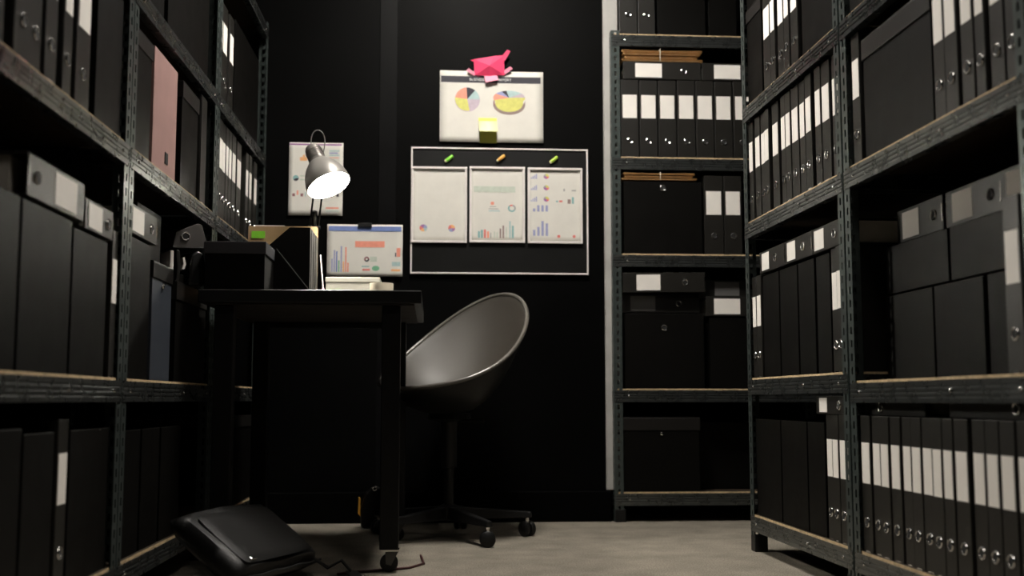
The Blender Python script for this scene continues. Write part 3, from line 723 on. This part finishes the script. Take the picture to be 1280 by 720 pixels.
# white box, cup
wb_ = empty('paper_box', (-.342, 3.60, DZ)); tag(wb_, 'small white box on the desk below the blue-headed sheet', 'box')
MB().box(0, .172, 0, .12, 0, .088).build('body', M_WBOX, wb_, bevel=.002)
MB().box(-.001, .173, -.001, .121, .074, .090).build('lid', M_WBOX, wb_, bevel=.0015)
MB().box(.002, .055, -.0015, 0, .036, .048).build('green_strip', M_GREEN, wb_)
cp = empty('cup', (-.157, 3.45, DZ)); tag(cp, 'low cream cup on the desk right of the white box', 'cup')
MB().lathe([(.0, .004), (.032, .004), (.0335, .054), (.0355, .055), (.036, .054), (.036, .003), (.033, 0), (.0, 0)], 32, 0).build('bowl', M_CER, cp, smooth=True)
hp = [(.035 + .017*math.sin(PI*k/10), .004, .012 + .034*k/10) for k in range(11)]
Mh = MB().tube([(x*.3 , -.0+x*0+.034+ (x-.035)*.9, z) for x, y, z in hp], .0032); Mh.build('handle', M_CER, cp, smooth=True)
# pen
pn = empty('pen', (-.308, 3.17, DZ)); tag(pn, 'thin pale pen leaning upright against the magazine file', 'pen')
MB().tube([(0, 0, .006), (-.028, .19, .128)], .0028).build('barrel', mat('pen_silver', (.22, .19, .17), .4, .3), pn, smooth=True)
MB().tube([(.0008, -.006, .003), (-.001, .006, .010)], .0042).build('cap', M_PINKL, pn, smooth=True)

# ------------------------------------------------------------------ lamp
lp = empty('desk_lamp', (-.395, 3.72, DZ)); tag(lp, 'grey metal desk lamp switched on, standing on the black desk', 'lamp')
LB_ = Vector(lp.location)
def Lp(p): return Vector(p) - LB_
MB().lathe([(.0, .0), (.07, .0), (.072, .004), (.068, .016), (.02, .022), (.0, .022)], 40).build('base', M_PLAST, lp, smooth=True)
hc = at(411, 231.5, 3.55)                      # centre of the shade opening
n = Vector((.40, -.30, -.87)).normalized()
Xh = Matrix.Translation(Lp(hc)) @ (-n).to_track_quat('Z', 'Y').to_matrix().to_4x4() @ Matrix.Diagonal((1, 1, 1.1, 1))
j = hc - n*.10 + Vector((0, .02, -.005))
elbow = Vector((-.395, 3.72, 1.04))
top = hc - n*.115 + Vector((.012, 0, 0))
MB().tube([(0, 0, .02), Lp(elbow)], .006).tube([Lp(elbow), Lp(elbow + Vector((.004, -.03, .05)))], .008).build('lower_arm', M_PLAST, lp, smooth=True)
for dx in (-.014, .014):
    MB().tube([Lp(elbow + Vector((dx, 0, .0))), Lp(top + Vector((dx, .05, -.02)))], .0032).build('upper_arm', M_PLAST, lp, smooth=True)
MB().tube([Lp(elbow + Vector((-.02, 0, 0))), Lp(elbow + Vector((.02, 0, 0)))], .007).tube([Lp(top + Vector((-.02, .05, -.02))), Lp(top + Vector((.02, .05, -.02)))], .006).tube([Lp(top + Vector((0, .05, -.02))), Lp(top)], .006).build('joint', M_PLAST, lp, smooth=True)
prof = [(.0715, -.001), (.0720, .003), (.0705, .018), (.064, .040), (.052, .062), (.040, .076), (.031, .084)]
sh = MB().lathe(prof, 48, 0, Xh).lathe([(r-.0018, z) for r, z in prof[::-1]], 48, 1, Xh).lathe([(.0715, -.001), (.0697, -.001)], 48, 0, Xh)
sh.build('lamp_shade', [M_LAMP, M_LAMPIN], lp, smooth=True)
cap = MB().lathe([(.029, .080), (.031, .084), (.0275, .092), (.0265, .128), (.022, .138), (.010, .142), (.0, .142)], 32, 0, Xh)
for k in range(6):
    cap.torus(.0272, .0009, 32, 6, 0, Xh @ Matrix.Translation((0, 0, .096+.005*k)))
cap.build('socket_cap', mat('lamp_cap_metal', (.24, .22, .205), .32, .55), lp, smooth=True)
MB().lathe([(.0, .020), (.014, .023), (.024, .034), (.026, .044), (.020, .058), (.013, .070), (.013, .082)], 24, 0, Xh).build('bulb', M_BULB, lp, smooth=True)
ct = hc - n*.140
e2 = hc - n*.085 + Vector((.045, .0, .02))
pts = []
P0 = at(389, 182, 3.6); P1 = at(386, 152, 3.6); P2 = at(414, 158, 3.6); P3 = at(404, 191, 3.6)
for k in range(17):
    t = k/16; pts.append(Lp(P0*(1-t)**3 + P1*3*t*(1-t)**2 + P2*3*t*t*(1-t) + P3*t**3))
MB().tube(pts, .0018, 8).build('cable_loop', mat('lamp_cable_grey', (.2, .19, .18), .4), lp, smooth=True)

# ------------------------------------------------------------------ chair
cc = Vector((.06, 3.90, 0))
ch = empty('swivel_chair', cc); tag(ch, 'black glossy bucket chair on five castors at the desk end', 'chair')
al = math.radians(46)
fdir = Vector((-math.cos(al), -math.sin(al), 0)); sdir = Vector((math.sin(al), -math.cos(al), 0))   # forward, near side
def rim(t):
    c, s = math.cos(t), math.sin(t)
    R = .25 if c > 0 else .27
    p = fdir*(R*c) + sdir*(.255*s) 
    z = .655 - .165*c - .045*s*s + .01*c*c
    return Vector((.010, .02, .008 - .02*min(c, 0))) + p + Vector((0, 0, z))
ctr = fdir*.03 + Vector((.02, .01, .425))
NT, NS = 56, 16
mb = MB(); vs = []; fs = []
SHELL_OFF = 1
for j_ in range(NS+1):
    s = j_/NS
    h = s**.78                                  # horizontal spread
    v = s**1.9
    for i in range(NT):
        r = rim(2*PI*i/NT); p = ctr.lerp(r, h); p.z = ctr.z + (r.z-ctr.z)*v
        if j_ == 0: p = ctr.copy()
        vs.append(p)
for j_ in range(NS):
    for i in range(NT):
        i2 = (i+1) % NT
        if j_ == 0:
            fs.append((0, NT+i, NT+i2))
        else: fs.append((j_*NT+i, (j_+1)*NT+i, (j_+1)*NT+i2, j_*NT+i2))
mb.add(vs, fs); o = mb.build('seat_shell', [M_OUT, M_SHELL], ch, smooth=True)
bm = bmesh.new(); bm.from_mesh(o.data); bmesh.ops.remove_doubles(bm, verts=bm.verts, dist=1e-5); bmesh.ops.recalc_face_normals(bm, faces=bm.faces); bm.to_mesh(o.data); bm.free()
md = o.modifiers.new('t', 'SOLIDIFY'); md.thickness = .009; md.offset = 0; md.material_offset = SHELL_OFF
md = o.modifiers.new('s', 'SUBSURF'); md.levels = 1; md.render_levels = 1
MB().tube([rim(2*PI*i/72) for i in range(73)], .0075, 10, caps=False).build('rim_edge', M_RIM, ch, smooth=True)
MB().lathe([(.0, .425), (.07, .424), (.075, .405), (.03, .395), (.027, .37), (.027, .24), (.017, .238), (.017, .10)], 32).build('gas_column', M_PLAST, ch, smooth=True)
MB().tube([(0, 0, .40), tuple(sdir*.16 + Vector((0, 0, .40)))], .005).build('height_lever', M_PLAST, ch, smooth=True)
MB().lathe([(.0, .115), (.022, .115), (.036, .106), (.040, .085), (.034, .062), (.0, .060)], 32).build('base_hub', M_PLAST, ch, smooth=True)
for k in range(5):
    g = math.radians(-64 + 72*k); d = Vector((math.cos(g), math.sin(g), 0)); s_ = Vector((-d.y, d.x, 0))
    X = Matrix((( d.x, s_.x, 0, 0), (d.y, s_.y, 0, 0), (0, 0, 1, 0), (0, 0, 0, 1)))
    mb = MB().add([(.02,-.024,.065),(.02,.024,.065),(.29,.013,.064),(.29,-.013,.064),(.02,-.018,.108),(.02,.018,.108),(.29,.009,.084),(.29,-.009,.084)],
        [(0,1,2,3),(4,7,6,5),(0,3,7,4),(1,5,6,2),(3,2,6,7),(0,4,5,1)], 0, X)
    mb.build('star_leg', M_PLAST, ch, bevel=.004)
    cs = empty('castor', d*.275, (0, 0, g + 1.1 + k)); cs.parent = ch
    Xw = Matrix.Translation((0, 0, .026)) @ Matrix.Rotation(PI/2, 4, 'X')
    for sg in (-1, 1):
        MB().lathe([(.0, 0), (.022, 0), (.026, .004), (.026, .014), (.021, .018), (.0, .019)], 24, 0, Matrix.Translation((0, sg*.004, 0)) @ Xw @ (Matrix.Rotation(PI, 4, 'X') if sg > 0 else Matrix())).build('wheel', M_PLAST, cs, smooth=True)
    MB().lathe([(.0, .03), (.007, .03), (.007, .064), (.0, .064)], 12).build('stem', M_CHROME, cs, smooth=True)

# ------------------------------------------------------------------ bag on the floor
bg = empty('laptop_bag', (-.475, 2.99, 0)); tag(bg, 'black nylon laptop bag slumped on the floor against the left rack', 'bag')
def slab(L, W, T, nx=18, ny=14, p=3.2):
    vs = []; fs = []
    def e(a, b): return (abs(a)**p + abs(b)**p)
    for side in (1, -1):
        for j in range(ny+1):
            for i in range(nx+1):
                a = -1 + 2*i/nx; b = -1 + 2*j/ny
                k = max(0, 1-abs(a)**6)**.4 * max(0, 1-abs(b)**6)**.4
                w_ = .5 + .5*k
                rx = 1 - .05*(abs(b)**6)*abs(a); ry = 1 - .05*(abs(a)**6)*abs(b)
                vs.append((a*L/2*rx, b*W/2*ry, side*T/2*(k*(.9 + .10*math.sin(5*a+2*b)) if side > 0 else k)))
    N = (nx+1)*(ny+1)
    for j in range(ny):
        for i in range(nx):
            q = (j*(nx+1)+i, j*(nx+1)+i+1, (j+1)*(nx+1)+i+1, (j+1)*(nx+1)+i)
            fs.append(q); fs.append(tuple(N+x for x in q[::-1]))
    return vs, fs
bx_ = Vector((.43, .90, 0)).normalized(); by_ = Vector((-.74, .35, .57)).normalized(); bz_ = bx_.cross(by_).normalized(); by_ = bz_.cross(bx_)
Xb = Matrix.Translation((.0, -.0, .104)) @ Matrix((bx_, by_, bz_)).transposed().to_4x4()
vs, fs = slab(.39, .255, .08)
o = MB().add(vs, fs, 0, Xb).build('body', M_BAG, bg, smooth=True)
bm = bmesh.new(); bm.from_mesh(o.data); bmesh.ops.remove_doubles(bm, verts=bm.verts, dist=1e-4); bmesh.ops.recalc_face_normals(bm, faces=bm.faces); bm.to_mesh(o.data); bm.free()
vs, fs = slab(.31, .19, .010)
MB().add(vs, fs, 0, Xb @ Matrix.Translation((.0, -.01, .037))).build('front_pocket', M_BAG, bg, smooth=True)
pts = [Xb @ Vector((-.18+.36*k/20, -.126, .012+.002*math.sin(k))) for k in range(21)]
MB().tube(pts, .0035, 8).build('zipper', M_PLAST, bg, smooth=True)
MB().box(-.012, .012, -.004, .004, -.006, .006, 0, Xb @ Matrix.Translation((-.12, -.095, .038))).build('buckle', M_CHROME, bg, bevel=.002)
pts = [Vector((.17, .06, .05)), Vector((.20, .10, .022)), Vector((.235, .11, .040)), Vector((.262, .10, .012)), Vector((.28, .04, .008)), Vector((.22, -.02, .008))]
st = MB()
for i in range(len(pts)-1):
    a1, b1 = pts[i], pts[i+1]; w3 = Vector((0, .016, 0)) if i < 3 else Vector((.016, 0, 0)); h3 = Vector((0, 0, .002))
    st.add([a1-w3-h3, a1+w3-h3, b1+w3-h3, b1-w3-h3, a1-w3+h3, a1+w3+h3, b1+w3+h3, b1-w3+h3], [(3,2,1,0),(4,5,6,7),(0,1,5,4),(1,2,6,5),(2,3,7,6),(3,0,4,7)])
st.build('strap', M_BAG, bg)
# cable on the floor
pts = [(-.25, 3.10, .004), (-.22, 3.135, .004), (-.17, 3.15, .004), (-.12, 3.175, .004), (-.06, 3.20, .004), (-.02, 3.28, .004), (-.03, 3.45, .004)]
o = MB().tube(pts, .0035, 8).build('cable', M_CABLE, smooth=True); tag(o, 'dark red cable on the carpet by the front desk castor', 'cable')
# pouch with amber edge under the desk
pc = empty('camera_pouch', (-.258, 4.20, 0)); tag(pc, 'small black pouch with amber edge standing under the desk by the wall', 'pouch')
MB().prism([(.0, 0), (.09, 0), (.095, .08), (.08, .14), (.05, .155), (.015, .13), (-.003, .07)], 0, .06).build('body', M_BAG, pc, bevel=.012)
MB().prism([(-.010, .055), (-.002, .045), (-.002, .108), (-.008, .115)], .0, .02).build('amber_edge', M_BRASS, pc)
MB().torus(.007, .002, 16, 6, 0, Matrix.Translation((.05, -.002, .145)) @ Matrix.Rotation(PI/2, 4, 'X')).build('ring', M_CHROME, pc, smooth=True)

# ------------------------------------------------------------------ ceiling light
def ceiling_light(loc, label, m):
    cl = empty('ceiling_light', loc); tag(cl, label, 'ceiling light')
    MB().box(-.20, .20, -.32, .32, -.06, 0).build('housing', M_HOUS, cl, bevel=.004)
    MB().box(-.18, .18, -.30, .30, -.066, -.0605).build('diffuser', m, cl)
ceiling_light((.20, 3.25, 2.75), 'rectangular ceiling light panel above the desk end of the aisle', M_PANEL)
ceiling_light((.50, 1.1, 2.75), 'added dim fill light panel, unseen, above the camera end of the aisle', mat('added_fill_diffuser', (.9, .9, .9), .5, emit=(1, .92, .84), estr=11.))  # fill light added to brighten the left racks

# ------------------------------------------------------------------ camera, world, colour
cd = bpy.data.cameras.new('camera'); cam = bpy.data.objects.new('camera', cd); C.objects.link(cam)
cd.sensor_width = 36; cd.lens = 1400/1280*36; cd.clip_start = .05
Rm = Matrix((RT, UP, -FW)).transposed(); cam.location = CAM; cam.rotation_euler = Rm.to_euler()
cd.dof.use_dof = True; cd.dof.focus_distance = 3.3; cd.dof.aperture_fstop = 2.6
bpy.context.scene.camera = cam
w = bpy.data.worlds.new('world'); bpy.context.scene.world = w; w.use_nodes = True
w.node_tree.nodes['Background'].inputs['Color'].default_value = (.5, .5, .5, 1); w.node_tree.nodes['Background'].inputs['Strength'].default_value = .0
vs_ = bpy.context.scene.view_settings
vs_.view_transform = 'Standard'; vs_.look = 'None'; vs_.gamma = 1; vs_.use_curve_mapping = False; vs_.exposure = 0.0
